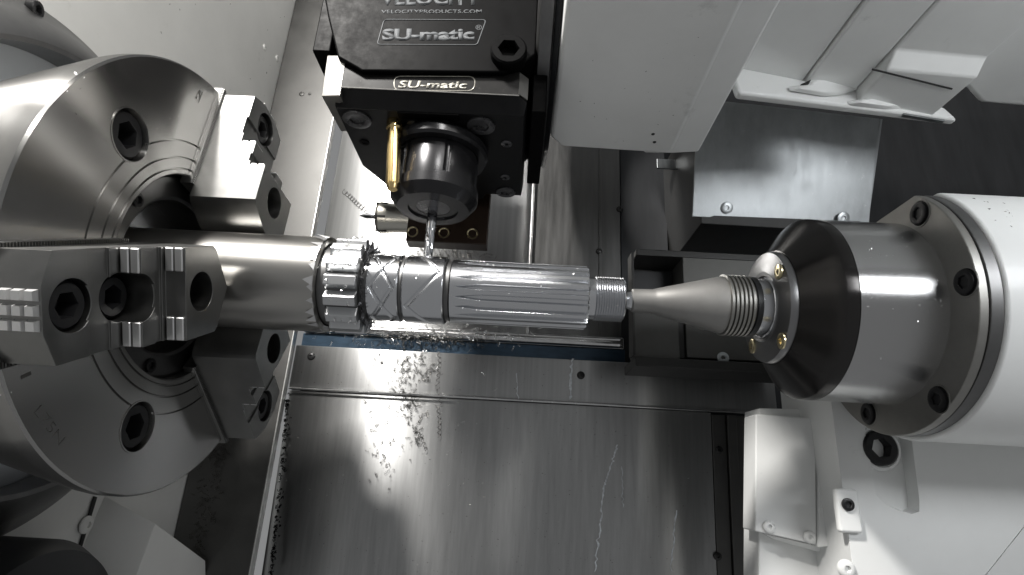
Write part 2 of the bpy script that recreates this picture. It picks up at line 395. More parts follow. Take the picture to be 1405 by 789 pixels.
bev = jo.modifiers.new('bevel', 'BEVEL'); bev.width = 0.5 * S; bev.segments = 2; bev.limit_method = 'ANGLE'; bev.angle_limit = rad(40); bev.harden_normals = True
def jpart(name, mb, m, bevel=0):
    o = bpy.data.objects.new(name, mb.mesh(name, m)); col.objects.link(o); o.parent = jo
    if bevel:
        md = o.modifiers.new('bevel', 'BEVEL'); md.width = bevel * S; md.segments = 2
    return o
jpart('master_jaw', MB().box(58, 141, -28, 28, -6, 1.9), 'jaw', 0.3)
ser = MB()
for sgn in (-1, 1):
    k = 58.0
    while k < 140:
        ser.box(k, k + 0.8, sgn * 26.2 - 1.4, sgn * 26.2 + 1.4, 1.6, 3.0); k += 1.6
s_ = jpart('serration', ser, 'jaw'); s_['kind'] = 'stuff'
screw('cap_screw', (127, 0, 12), (0, 0, 1), 11.3, 11.0, jo, local=True)
screw('cap_screw', (97, 0, 9), (0, 0, 1), 10.8, 13.0, jo, local=True, spin=0.4)
jpart('hole_shade_disc', MB().lathe([(13, 11), (13, 0.1)], 32, (62, 0, 0), 'z'), 'dark')  # near-black disc puts the shade deep in the hole into its colour
# teeth on the outer end face (4 x 3) and on the two risers
te = MB().loft([(0, -2.6, -2.4), (0, 2.6, -2.4), (0, 2.6, 2.4), (0, -2.6, 2.4)], [(2.6, -2.0, -1.8), (2.6, 2.0, -1.8), (2.6, 2.0, 1.8), (2.6, -2.0, 1.8)]).mesh('tooth', 'tooth', smooth=0)
for i in range(4):
    for j in range(3):
        o = bpy.data.objects.new('tooth', te); col.objects.link(o); o.parent = jo
        o.location = Vector((142.9, -6.6 + j * 6.6, 5.2 + i * 5.6)) * S
t2 = MB().box(0, 1.5, -6.4, 6.4, -2.1, 2.1).mesh('tooth', 'tooth', smooth=0)
for r, z0 in ((96, 25.5), (77, 36)):
    for zz in (2.7, 7.9):
        for w_ in (-18.9, 18.9):
            o = bpy.data.objects.new('tooth', t2); col.objects.link(o); o.parent = jo
            o.location = Vector((r - 0.2, w_, z0 + zz)) * S
            md = o.modifiers.new('bevel', 'BEVEL'); md.width = 0.5 * S; md.segments = 1
def place_jaw(o, ang):
    t = rad(ang); r_ = Vector((0, math.cos(t), math.sin(t))); n_ = Vector((1, 0, 0)); s2 = n_.cross(r_)
    mt = Matrix((r_, s2, n_)).transposed().to_4x4(); mt.translation = (Vector((-227, 0, 0)) - ORG[ck.name]) * S
    o.parent = ck; o.matrix_local = mt
for i, ang in enumerate((205, 85, 325)):
    if i == 0: place_jaw(jo, ang)
    else:
        c = jo.copy(); col.objects.link(c); place_jaw(c, ang)
        for ch in jo.children:
            d = ch.copy(); col.objects.link(d); d.parent = c

# ================================================================== WORKPIECE
wp = thing('splined_shaft', (-60, 0, -32), 'bright steel splined shaft with gear teeth being milled in the chuck', 'shaft')
MB().lathe(densify([(-262, 20), (-262, 32.2), (-128.6, 32.2), (-128.2, 31.6), (-127.8, 28)]), 128).build('bar_stock', 'bar', wp)
br = MB(); random.seed(3)
for i in range(30):
    a = rad(i * 12 + random.uniform(-3, 3)); da = rad(random.uniform(3.4, 6)); ln = random.uniform(3, 8)
    def q(x, r, t): return (x, r * math.cos(t), r * math.sin(t))
    tip = q(-128.5 - ln, 32.4 + random.uniform(0.2, 1.8), a + rad(random.uniform(-2, 2)))
    b0, b1 = q(-128.3, 32.3, a - da), q(-128.3, 32.3, a + da)
    br.add([b0, b1, tip, q(-128.2, 31, a)], [(0, 1, 2), (0, 3, 1), (1, 3, 2), (2, 3, 0)])
br.build('burr', 'burr', wp, smooth=0)
MB().lathe([(-128, 27), (-122.8, 27), (-121.8, 26.2), (-102, 26.2), (-101.6, 22.5), (-98.3, 22.3), (-98.3, 18)], 96).build('gear_blank', 'ring', wp)
tm = MB(); hb, ht = 5.2, 3.0
tm.loft([(-122.2, -hb, 25.8), (-122.2, hb, 25.8), (-122.2, ht, 31.9), (-122.2, -ht, 31.9)],
        [(-102.0, -hb, 25.8), (-102.0, hb, 25.8), (-102.0, ht, 31.9), (-102.0, -ht, 31.9)])
tme = tm.mesh('tooth', 'gear', Vector((-112, 0, 0)), 0)
for i in range(15):
    o = bpy.data.objects.new('tooth', tme); col.objects.link(o); o.parent = wp
    o.matrix_local = Matrix.Translation((Vector((-112, 0, 0)) - ORG[wp.name]) * S) @ Matrix.Rotation(rad(i * 24 + 6), 4, 'X')
    md = o.modifiers.new('bevel', 'BEVEL'); md.width = 0.5 * S; md.segments = 2
# ragged spikes thrown up beside the gear
sp = MB()
for i in range(64):
    a = rad(i * 5.6 + random.uniform(-2, 2)); da = rad(random.uniform(2, 4)); ln = random.uniform(0.5, 6.5) * (1.25 if 60 < i * 5.6 < 190 else 0.7)
    x = -100.6 + random.uniform(-.5, .8)
    tip = (x + random.uniform(-1, 4.5), (26 + ln) * math.cos(a), (26 + ln) * math.sin(a))
    sp.add([(x, 25 * math.cos(a - da), 25 * math.sin(a - da)), (x, 25 * math.cos(a + da), 25 * math.sin(a + da)), tip, (x + 1.6, 24.6 * math.cos(a), 24.6 * math.sin(a))],
           [(0, 1, 2), (0, 3, 1), (1, 3, 2), (2, 3, 0)])
sp.build('burr', 'holder_edge', wp, smooth=0)
def tri(t): t = t % 1.0; return 4 * t - 1 if t < 0.5 else 3 - 4 * t
def journal(x0, x1, R, waves, name):
    nx, na = 150, 540; mb = MB(); vs = []; fs = []
    cx, hw_ = (x0 + x1) / 2, (x1 - x0) / 2 - 3.2
    for i in range(nx + 1):
        x = x0 + (x1 - x0) * i / nx
        for k in range(na):
            t = 2 * math.pi * k / na; ph = math.degrees(t) - 198; r = R
            ex = min(x - x0, x1 - x)
            if ex < 0.8: r -= (0.8 - ex) * 0.8
            for p0 in waves:                  # triangular oil grooves, three per turn
                d = 9
                for dp in (-8, -4, -2, 0, 2, 4, 8):
                    gx = cx + hw_ * tri((ph + dp - p0) / 120.0 + 0.25)
                    d = min(d, math.hypot(x - gx, rad(dp) * R))
                if d < 1.45: r -= 1.1 * (1 - (d / 1.45) ** 2) ** 0.6
            vs.append((x, r * math.cos(t), r * math.sin(t)))
    for i in range(nx):
        fs += [(i * na + k, i * na + (k + 1) % na, (i + 1) * na + (k + 1) % na, (i + 1) * na + k) for k in range(na)]
    k0 = len(vs)
    fs += [tuple(range(na)), tuple(range(nx * na, (nx + 1) * na))]
    return mb.add(vs, fs).build(name, 'bright', wp, smooth=50, fix=False)
journal(-98.5, -77.8, 22.8, (30, 90), 'journal')
MB().lathe([(-77.9, 22), (-77.2, 21.2), (-75.9, 21.2), (-75.3, 22)], 96).build('groove', 'ring', wp)
journal(-75.2, -48.6, 22.8, (60,), 'journal')
MB().lathe([(-48.6, 22), (-48.2, 20.2), (-45.5, 20.2), (-45, 21)], 96).build('groove', 'ring', wp)
# spline
nt_, npt = 20, 28; sv = []; sf = []
xs_ = [-45.2, -44.4] + [-43 + i * 0.5 for i in range(44)] + [-20, 0, 20, 44.6, 45.6]
def spl(t, x):
    ph = (t * nt_ / (2 * math.pi)) % 1.0
    R = 21.3 - (0.9 if x in (xs_[0], xs_[-1]) else 0)
    ramp = max(0.0, min(1.0, (x + 41) / 17.0)) ** 0.8
    g = max(0.0, min(1.0, (0.31 * ramp - abs(ph - 0.5)) / 0.12))     # groove in the middle of every pitch
    return R - 2.3 * g
na = nt_ * npt
for x in xs_:
    for k in range(na):
        t = 2 * math.pi * k / na; r = spl(t, x); sv.append((x, r * math.cos(t), r * math.sin(t)))
for i in range(len(xs_) - 1):
    sf += [(i * na + k, i * na + (k + 1) % na, (i + 1) * na + (k + 1) % na, (i + 1) * na + k) for k in range(na)]
sf += [tuple(range(na)), tuple(range((len(xs_) - 1) * na, len(xs_) * na))]
MB().add(sv, sf).build('spline', 'bright', wp, smooth=28, fix=False)
tp = [(45.6, 14.2), (50.5, 14.2)]
x = 50.8
while x < 68.5:
    tp += [(x, 13.6), (x + 0.55, 15.0), (x + 0.85, 15.0), (x + 1.35, 13.6)]; x += 1.6
tp += [(69.2, 14.6), (70.4, 13.6), (70.6, 6), (64, 3)]
MB().lathe(tp, 80).build('thread', 'bright', wp, smooth=20)

# ================================================================== LIVE CENTRE + TAILSTOCK
lc = thing('live_centre', (110, 0, -20), 'grey conical live centre supporting the threaded end of the shaft', 'live centre')
MB().lathe([(66.5, 1.5), (70.8, 5), (73, 5.6), (75, 6.4), (76, 6.4)], 48).build('tip', 'bright', lc)
MB().lathe([(75.5, 6.6), (76.5, 7.8), (90, 8.2), (92, 8.8), (134.5, 19.2), (135.8, 19.2)], 96).build('cone', 'centre', lc)
pr = [(135.5, 19)]
for i in range(6):
    x = 136 + i * 2.7; pr += [(x, 19.0), (x + 0.3, 20.6), (x + 1.7, 20.6), (x + 2.0, 18.9)]
pr += [(153, 18.6)]
MB().lathe(pr, 80).build('extractor_nut', 'flange', lc, smooth=20)
MB().lathe([(152.6, 18.4), (153.2, 19.8), (156.5, 19.8), (157, 18)], 64).build('dust_seal', 'rubber', lc)
MB().lathe([(156.6, 17.6), (157, 18.6), (163.5, 19.2), (164.6, 20.5), (166, 21), (166, 10)], 80).build('spindle_nose', 'bright', lc)
ts = thing('tailstock', (290, 0, -86), 'white tailstock with ground steel quill, black nose and bolted flange', 'tailstock')
MB().lathe([(166.2, 20.5), (163.4, 21), (163.2, 23.5), (163.8, 24.5), (163.8, 31), (165.2, 36.5), (167.5, 37.4), (170, 37.4)], 96).build('nose_ring', 'nosering', ts)
for u, v in ((1068, 373), (1032, 475), (1072, 468)):
    p = P(u, v, x=163.6); screw('countersunk_screw', p, (1 * -1, 0, 0), 5.0, 0.6, ts, 'flat', 'brassscrew', random.random())
MB().lathe(densify([(169.8, 36), (169.8, 38.2), (185.2, 59.4), (186, 59.9), (192.6, 59.9), (193, 59.0)], 6), 128).build('nose_cone', 'blackcone', ts)
MB().lathe(densify([(192.7, 58.5), (193.2, 59.9), (243.5, 59.9)], 10), 128).build('quill', 'quill', ts)
fp = []
for i in range(96):
    t = 2 * math.pi * i / 96; y, z = 79.5 * math.cos(t), 79.5 * math.sin(t); fp.append((y, min(z, 62.5)))
MB().prism(fp, 'x', 243, 248.5).build('flange_plate', 'flange', ts, bevel=0.8)
for u, v in ((1262, 293), (1325, 387), (1288, 548), (1192, 567)):
    p = P(u, v, x=243)
    MB().lathe([(242.8, 7.6), (242.6, 7.9), (242.6, 8.5), (243.2, 8.7)], 40, (0, p.y, p.z)).build('bore_rim', 'flange', ts)
    MB().lathe([(242.85, 7.7), (242.85, 0.1)], 40, (0, p.y, p.z)).build('bore_shade_disc', 'dark', ts)  # black disc paints the shade of a screw bore that is not cut
    screw('cap_screw', (242.6, p.y, p.z), (-1, 0, 0), 6.9, 1.2, ts, spin=random.random())
fp2 = [(y * 80.5 / 79.5, min(z, 66.0)) for y, z in fp]
MB().prism(fp2, 'x', 248.4, 255.5).build('backing_ring', 'ring', ts, bevel=0.6)
fp3 = [(y * 82 / 79.5, min(z * 82 / 79.5, 72)) for y, z in fp]
MB().prism(fp3, 'x', 255.3, 520).build('body', 'white', ts, bevel=2.5, seg=3)

# casting under the tailstock
tb = thing('support_casting', (330, 90, -300), 'white support casting with large bolt recess below the flange', 'base casting')
A, B = P(1352, 789, y=62), P(1410, 716, y=62)
dA = (A - B).normalized(); A2 = A + dA * 70; B2 = B - dA * 190
poly = [(P(1152, 640, y=62).x, -30), (P(1152, 640, y=62).x, -300), (A2.x, A2.z), (B2.x, B2.z), (B2.x, 20), (300, 20)]
cast = MB().prism(poly, 'y', 62, 140).build('casting', 'white', tb)
q0, q1 = P(1178, 560, y=62), P(1267, 707, y=62)
rc = MB()
rpoly = [(q0.x, 0), (q0.x + 4, q1.z + 8), (q0.x + 12, q1.z + 1.5), (q1.x - 7, q1.z - 2), (q1.x - 1.5, q1.z), (q1.x, q1.z + 7), (q1.x + 6, 0)]
rc.loft([(x, 50, z) for x, z in rpoly], [(q0.x + (x - q0.x) * 0.94, 62.2 + (x - q0.x) * 0.30, z * 0.98 + (1.5 if z < -20 else 0)) for x, z in rpoly])
cut(cast, [cutter(rc)])
bv = cast.modifiers.new('bevel', 'BEVEL'); bv.width = 1.8 * S; bv.segments = 3; bv.limit_method = 'ANGLE'; bv.angle_limit = rad(28); bv.harden_normals = True
dd = Vector((160, 40, -70))
MB().slab([A2 + Vector((1, 0.5, 0)), B2 + Vector((1, 0.5, 0)), B2 + dd, A2 + dd], (0, 20, 0)).build('side_face', 'white', tb)
pb = P(1203, 615, y=66); screw('cap_screw', (pb.x, 69, pb.z), (0, -1, 0), 12.5, 9, tb, spin=0.2)
MB().lathe([(63.2, 13.2), (62.4, 13.6), (62.4, 15), (64, 16)], 40, (pb.x, 0, pb.z), 'y').build('bolt_rim', 'white', tb)
p = P(1160, 693, y=60); MB().box(p.x - 7.5, p.x + 9, 57.5, 63, p.z - 18, p.z + 11).build('pad', 'white', tb, bevel=2.2, seg=3)
screw('cap_screw', (p.x, 57.2, p.z + 0.5), (0, -1, 0), 4.2, 1.4, tb)
p = P(1163, 781, y=60); screw('button_screw', (p.x, 61.8, p.z), (0, -1, 0), 6, 2.6, tb, 'button', 'white')
# guard box left of the casting
gb = thing('guard_box', (225, 110, -165), 'white sheet-metal guard box with two button screws beside the lower panel', 'guard')
c4 = [P(1037, 568, y=100), P(1119, 574, y=94), P(1121, 748, y=94), P(1036, 729, y=100)]
MB().slab(c4, (0, 24, 0)).build('front_plate', 'white', gb, bevel=1.2)
c5 = [P(1123.5, 573, y=92), P(1144, 575, y=90), P(1145, 749, y=90), P(1123, 752, y=92)]
MB().slab(c5, (0, 40, 0)).build('side_strip', 'white', gb, bevel=1.2)
c6 = [P(1052, 733, y=104), P(1135, 752, y=100), P(1126, 758, y=104), P(1062, 740, y=108)]
MB().slab(c6, (0, 16, 0)).build('bottom_flange', 'white', gb, bevel=0.6)
c7 = [P(1041, 560, y=112), P(1152, 562, y=108), P(1150, 800, y=108), P(1041, 800, y=112)]
MB().slab(c7, (0, 30, 0)).build('rear_plate', 'white', gb, bevel=1.2)
for u, v, yy in ((1055, 723, 98.4), (1111, 737, 94.4)):
    screw('button_screw', P(u, v, y=yy), (0, -1, 0), 4.6, 2.0, gb, 'button', 'white')

# ================================================================== DARK BOX, STEEL PLATE BEHIND THE CENTRE
db = thing('guard_housing', (190, 200, -24), 'dark rectangular guard housing with grey plate behind the live centre', 'housing')
a_, b_ = P(866, 338, y=150), P(1130, 515, y=150)
MB().box(a_.x, a_.x + 2.5, 150, 168, b_.z + 10, a_.z - 6).build('end_panel', 'box', db, bevel=0.6)
MB().box(a_.x + 14, 320, 205, 216, b_.z + 8, a_.z + 14).build('rear_block', 'box', db, bevel=1)
MB().box(a_.x + 2.6, 320, 152, 204.8, b_.z, b_.z + 9).build('bottom_rail', 'box', db, bevel=1)
MB().box(a_.x + 8, 320, 164, 204.8, a_.z - 3, a_.z + 4).build('top_rail', 'box', db, bevel=1)
p0, p1 = P(936, 350, y=165), P(1120, 500, y=165)
MB().box(p0.x, 310, 165, 204.6, p1.z, p0.z).build('front_plate', 'boxplate', db, bevel=0.8)
MB().box(a_.x + 2.6, p0.x - 9, 158, 176, p1.z - 4, P(900, 405, y=158).z).build('side_block', 'boxplate', db, bevel=0.8)
MB().box(p0.x - 8.6, p0.x - 0.6, 169, 204.6, p1.z, P(900, 400, y=169).z).build('side_rib', 'box', db, bevel=0.6)
MB().box(a_.x + 12, p0.x - 0.7, 200, 204.5, P(900, 400, y=169).z, a_.z - 6.5).build('upper_recess', 'rubber', db)
screw('flat_screw', P(992, 491, y=164.8), (0, -1, 0), 5.6, 0.8, db, 'flat', 'plate')
wc = thing('cover_plate', (280, 170, 160), 'tilted stainless cover plate with two flat screws below the white slide', 'cover plate')
pt = [P(958, 135, y=140), P(1207, 163, y=140), P(1192, 311, y=190), P(950, 297, y=190)]
nrm = (pt[1] - pt[0]).cross(pt[3] - pt[0]).normalized(); nrm = nrm if nrm.y < 0 else -nrm
MB().slab(pt, nrm * -3).build('plate', 'plate', wc, bevel=0.5)
MB().slab([pt[1] + Vector((0.5, 0, 0)), pt[1] + Vector((3.2, 0, 0)), pt[2] + Vector((3.2, 0, 14)), pt[2] + Vector((.5, 0, 14))], Vector((0, 30, 0))).build('side_flange', 'plate', wc, bevel=0.5)
MB().slab([p + nrm * -3.2 for p in (pt[0], pt[1], pt[2] + Vector((-10, 0, -8)), pt[3] + Vector((10, 0, -8)))], (0, 140, 0)).build('backing', 'box', wc, bevel=1)
for u, v in ((997, 285), (1157, 299)):
    d_ = RC @ Vector(((u - 702.5) / FPX, 1, -(v - 394.5) / FPX)); k = (pt[0] - EYE).dot(nrm) / d_.dot(nrm)
    screw('flat_screw', EYE + d_ * k, nrm, 6.4, 0.7, wc, 'flat', 'plate')
p = P(925, 229, y=240); MB().box(p.x - 22, p.x + 8, 236, 239, p.z - 5, p.z + 8).build('slide_edge', 'plate', wc, bevel=0.6)
MB().box(p.x + 8.5, p.x + 30, 236, 239, p.z - 5, p.z + 8).build('slide_edge', 'boxplate', wc, bevel=0.6)

# ================================================================== TURRET
tu = thing('tool_turret', (60, 0, 140), 'white tool turret housing with dark steel turret disc overhead', 'turret')
MB().lathe(densify([(3, 120), (3, 186), (5, 190), (13, 190), (14.5, 188)], 8), 160, (0, 20, 330)).build('turret_disc', 'ring', tu)
MB().lathe([(14.4, 100), (14.4, 187), (18.2, 189), (18.6, 187)], 160, (0, 20, 330)).build('gap_ring', 'rubber', tu)
MB().box(2.0, 12.5, -38, 60, 118, 150).build('index_block', 'holder', tu, bevel=1.2)
hs = [(19, -330), (19, 38), (30, 52), (120, 55), (124, 48), (118, -330)]
MB().loft([(x, y, 150) for x, y in hs], [(x, y, 420) for x, y in hs]).build('housing', 'white', tu, bevel=4, seg=4)
hs2 = [(100, -330, 151), (100, 57, 151), (126, 58.5, 153), (150, 62, 158), (141, -330, 158)]
MB().loft(hs2, [(x, y, 419) for x, y, z in hs2]).build('side_bevel', 'white', tu, bevel=3, seg=4)
for u, v in ((896, 184), (898, 195)):
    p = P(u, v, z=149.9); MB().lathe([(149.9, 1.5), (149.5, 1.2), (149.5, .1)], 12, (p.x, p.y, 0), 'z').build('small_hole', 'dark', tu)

# slide cover to the right: underside panels and a drop face with moulded hand-holds
sc = thing('slide_cover', (270, 0, 150), 'white moulded slide cover with recessed pockets right of the turret', 'cover')
Z = 185
def under(name, poly, z0, z1, bev_=2.5):
    return MB().loft([(x, y, z0) for x, y in poly], [(x, y, z1) for x, y in poly]).build(name, 'white', sc, bevel=bev_, seg=3)
e0, e1 = P(1026, 94, z=Z), P(1294, 149, z=Z)
def yb(x): return e0.y + (e1.y - e0.y) * (x - e0.x) / (e1.x - e0.x)
under('panel', [(146, -330), (146, yb(146) + 7), (213.4, yb(213.4) + 7), (213.4, -330)], Z + 2.0, 420)
under('panel', [(214.0, -330), (214.0, yb(214) + 7), (257, yb(257) + 7), (257, -330)], Z, 420)
y1, y2 = P(1290, 72, z=Z).y, P(1280, 101, z=Z - 9).y
def p3(x): return [(x, -330, 420), (x, -330, Z - 0.5), (x, y1 + (x - 290) * 0.06, Z - 0.5), (x, y2 + (x - 290) * 0.06, Z - 9), (x, yb(x) + 5, Z - 9), (x, yb(x) + 5, 420)]
MB().loft(p3(257.6), p3(326)).build('panel', 'white', sc, bevel=2.0, seg=3)
under('panel', [(326.5, -330), (326.5, -4), (372, 28), (520, 36), (520, -330)], Z + 10, 420, 5)
d2, d3 = P(1316, 164, y=e1.y + 1), P(1014, 127, y=e0.y)
MB().slab([e0 + Vector((-14, 0, 3)), e1 + Vector((2, 1, 3)), d2, d3], (0, 9, 0)).build('drop_face', 'white', sc, bevel=3.0, seg=4)
def dy(u): return e0.y + (e1.y - e0.y) * (u - 1026) / (1294 - 1026)
for pxs, hole in ((((1080, 119), (1102, 116), (1114, 107), (1126, 104.5), (1186, 114), (1188, 121), (1150, 132), (1128, 133), (1082, 125)), ((1099, 115.5), (1113, 109), (1110, 115), (1104, 117))),
                  (((1160, 139), (1190, 134), (1206, 126), (1220, 123.5), (1272, 136), (1275, 144), (1240, 150), (1215, 151), (1164, 144)), ((1190, 131), (1206, 126), (1202, 132), (1196, 134)))):
    n_ = len(pxs); cu_ = sum(p[0] for p in pxs) / n_; cv_ = sum(p[1] for p in pxs) / n_
    a_ = [P(u, v, y=dy(u) - 0.5) for u, v in pxs]
    b_ = [P(cu_ + (u - cu_) * 0.72 + 4, cv_ + (v - cv_) * 0.6 - 1, y=dy(u) - 4.5) for u, v in pxs]
    MB().loft(a_, b_).build('moulded_pocket', 'white', sc, bevel=1.6, seg=3)
    MB().slab([P(u, v, y=dy(u) - 5.2) for u, v in hole], (0, 3, 0)).build('pocket_hole', 'dark', sc)
sl = [P(1197, 95, z=Z - 9.4), P(1306, 122, z=Z - 9.4)]
MB().tube([sl[0], sl[1]], 0.7, 6).build('slot', 'dark', sc)
bp_ = [P(u, v, y=dy(u) - 0.6) for u, v in ((1240, 155), (1296, 164), (1296, 166.5), (1240, 157.5))]
MB().slab(bp_, (0, 3, 0)).build('trim_strip', 'plate', sc)

# ================================================================== DRIVEN TOOL HOLDER
th = thing('driven_tool_holder', (-64, 10, 112), 'black driven milling tool holder with engraved lettering and round collet nut', 'tool holder')
ZU = 112
XL, XR = -131, -1
plan = [(XL + 6, -50), (XL, -44), (-134, -36), (-134, 32), (-131, 33), (-110, 79), (-108, 80), (-36, 80), (-33, 70), (-2, 70), (XR, 68), (XR, -44), (XR - 6, -50)]
# base plate with a chamfered front lower edge
def shrink(p): return (max(min(p[0], XR - 1.5), XL + 1.5), max(p[1], -41), ZU)
MB().loft([shrink(p) for p in plan], [(x, y, 121.5) for x, y in plan]).build('base_block', 'baseblock', th, bevel=0.7)
MB().tube([(XL + 5.5, -50.2, 121.6), (XR - 5.5, -50.2, 121.6)], 0.45, 8).build('bright_edge', 'holder_chamfer', th)  # thin bright bead along the lower edge of the strip
lower = [(x, y, 121.6) for x, y in plan]; upper = [(x, y, 141) for x, y in plan]
MB().loft(lower, upper).build('label_strip', 'strip', th, bevel=0.6)
lc_ = [P(441, 132, y=-47), P(449, 76, y=-47), P(475, 76, y=-50.6), P(466, 131, y=-50.6)]
MB().slab(lc_, (1.5, 40, 0)).build('corner_face', 'holder_chamfer', th, bevel=0.5)
for sx, xa, xb in ((1, XR - 6, XR),):
    MB().add([(xa + sx * 0.2, -50.3, 123), (xb + sx * 0.3, -44.2, 123), (xb + sx * 0.3, -44.2, 140), (xa + sx * 0.2, -50.3, 140),
              (xa, -48, 123), (xb - sx * 1.5, -44, 123), (xb - sx * 1.5, -44, 140), (xa, -48, 140)],
             [(0, 1, 2, 3), (4, 7, 6, 5), (0, 4, 5, 1), (1, 5, 6, 2), (2, 6, 7, 3), (3, 7, 4, 0)]).build('corner_chamfer', 'holder_chamfer', th)
MB().box(-88, -46, -40.6, -34, 110.6, 113).build('front_key', 'holder', th, bevel=0.4)
YF = -54
bp0 = [(q_.x, q_.z) for q_ in (P(u, v, y=YF) for u, v in ((488, 92), (496, 97), (690, 99), (712, 92), (735, 74), (738, 0), (741, -120), (425, -120), (449, 20), (463, 78)))]
MB().prism(bp0, 'y', YF, 76).build('gear_body', 'holder', th, bevel=1.6, seg=3)
MB().box(-150, -137.5, -48, 70, 152, 300).build('side_cover', 'holder', th, bevel=1.2)
def T(u, v): return P(u, v, y=YF)
text('maker_lettering', 'VELOCITY', T(521, 6.5), T(660, 6.0), (0, -1, 0), 'print', th, 13, 0.035)
text('web_lettering', 'VELOCITYPRODUCTS.COM', T(523, 18.5), T(661, 18), (0, -1, 0), 'print', th, 3.0, 0.012)
text('engraved_logo', 'SU-matic', T(524, 55), T(651, 54), (0, -1, 0), 'print', th, 9.5, 0.05)
text('registered_mark', '®', T(652.5, 41), T(661, 41), (0, -1, 0), 'print', th, None, 0.0)
def frame(pix, r, y, name, m, rr=0.55):
    pts = [P(u, v, y=y) for u, v in pix]; out = []
    n = len(pts)
    for i in range(n):
        a, b, c = pts[i - 1], pts[i], pts[(i + 1) % n]
        d1, d2 = (a - b).normalized() * r, (c - b).normalized() * r
        for k in range(6):
            t = k / 5; out.append((b + d1) * (1 - t) ** 2 + b * 2 * t * (1 - t) + (b + d2) * t * t)
    out.append(out[0])
    mb = MB(); mb.tube(out, rr, 5, False); return mb.build(name, m, th)
frame([(527, 27), (667, 27.5), (655, 61.5), (517.5, 61)], 2.5, YF - 0.05, 'logo_frame', 'print', 0.42)
text('engraved_logo', 'SU-matic', P(546, 120.5, y=-50.1), P(641, 121.5, y=-50.1), (0, -1, 0), 'plateprint', th, 5.8, 0.03, shear=0.15)
frame([(541, 104.5), (652, 105), (651, 124.5), (540.5, 124)], 5, -50.1, 'logo_frame', 'plateprint', 0.32)
screw('cap_screw', T(698, 76) + Vector((0, 1, 0)), (0, -1, 0), 12.2, 8, th, m='holder')
for u, v, r in ((490, 163, 9.8), (660, 172, 9.8), (694, 263, 8.2)):
    p = P(u, v, z=ZU); screw('cap_screw', (p.x, p.y, ZU - 0.2), (0, 0, -1), r, 1.2, th, m='holder_edge')
for u, v, r, mm in ((568, 172, 5.2, 'collet'), (609, 171, 5.5, 'holder_edge'), (695, 197, 4.2, 'holder_edge'), (693, 243, 4.0, 'holder_edge'), (500, 195, 3.6, 'holder')):
    p = P(u, v, z=ZU); screw('set_screw', (p.x, p.y, ZU - 0.1), (0, 0, -1), r, 0.6, th, 'flat', mm)
ox, oy = -64, 0
nb = MB().lathe([(112, 33), (108, 36), (103, 36), (101, 34.5), (101, 29.5)], 96, (ox, oy, 0), 'z').build('spindle_collar', 'nut', th)
nut = MB().lathe([(102, 22), (102, 28.6), (100, 29.4), (75, 29.4), (74, 31), (67, 31), (61.2, 26.6), (60, 25.4), (60, 17.8), (61.4, 17.4), (61.4, 12)], 96, (ox, oy, 0), 'z').build('collet_nut', 'nut', th, smooth=20)
ncut = []
for a in range(6):
    t = rad(a * 60 + 232)
    ncut.append(cutter(MB().lathe([(76, 3.2), (104, 3.2)], 16, (ox + 31 * math.cos(t), oy + 31 * math.sin(t), 0), 'z', True)))
MB().lathe([(61.8, 17.3), (61.6, 3)], 64, (ox, oy, 0), 'z').build('collet_face', 'holder_edge', th)
# close the nut so that the wrench slots can be cut
MB_close = MB().lathe([(102, 22), (102, 12), (61.4, 12)], 96, (ox, oy, 0), 'z')
bm = bmesh.new(); bm.from_mesh(nut.data)
bm2 = MB_close.mesh('tmp', None, ORG[th.name], 0); bm.from_mesh(bm2)
bmesh.ops.remove_doubles(bm, verts=bm.verts, dist=1e-7); bmesh.ops.recalc_face_normals(bm, faces=bm.faces); bm.to_mesh(nut.data); bm.free()
cut(nut, ncut)
# brass coolant nozzle
p = P(541, 168, z=ZU); px_, py_ = p.x + 0.5, p.y - 1
zb = P(538.5, 260, y=py_).z; xb_ = P(538.5, 260, y=py_).x
def nzp(z): return (px_ + (xb_ - px_) * (ZU - z) / (ZU - zb), py_, z)
nzr = [(ZU + 1, 5.4), (ZU - 3.5, 5.6), (ZU - 6.0, 5.6), (ZU - 7.2, 4.7), (zb + 4, 4.6), (zb + 3.8, 4.6), (zb, 3.2), (zb - 0.01, 1.2), (zb + 4, 1.0)]
MB().tube([nzp(z) for z, r in nzr], [r for z, r in nzr], 24, False).build('coolant_nozzle', 'brass', th, smooth=25)
em = thing('end_mill', (ox, oy, 22), 'slim bright carbide end mill plunging from the collet into the shaft', 'end mill')
vs = []; fs = []; n = 20; zs = [66 - i for i in range(23)] + [43.5 - 0.8 * i for i in range(28)]
for j, z in enumerate(zs):
    for k in range(n):
        t = 2 * math.pi * k / n; r = 3.4
        if z < 44: tw = (44 - z) * 0.16; r = 3.25 - 0.95 * max(0, math.cos(2 * (t - tw))) ** 3 * min(1, (44 - z) / 3)
        vs.append((ox + r * math.cos(t), oy + r * math.sin(t), z))
fs = [(j * n + k, j * n + (k + 1) % n, (j + 1) * n + (k + 1) % n, (j + 1) * n + k) for j in range(len(zs) - 1) for k in range(n)]
fs += [tuple(range(n)), tuple(range((len(zs) - 1) * n, len(zs) * n))]
MB().add(vs, fs).build('cutter_body', 'carbide', em, smooth=40)
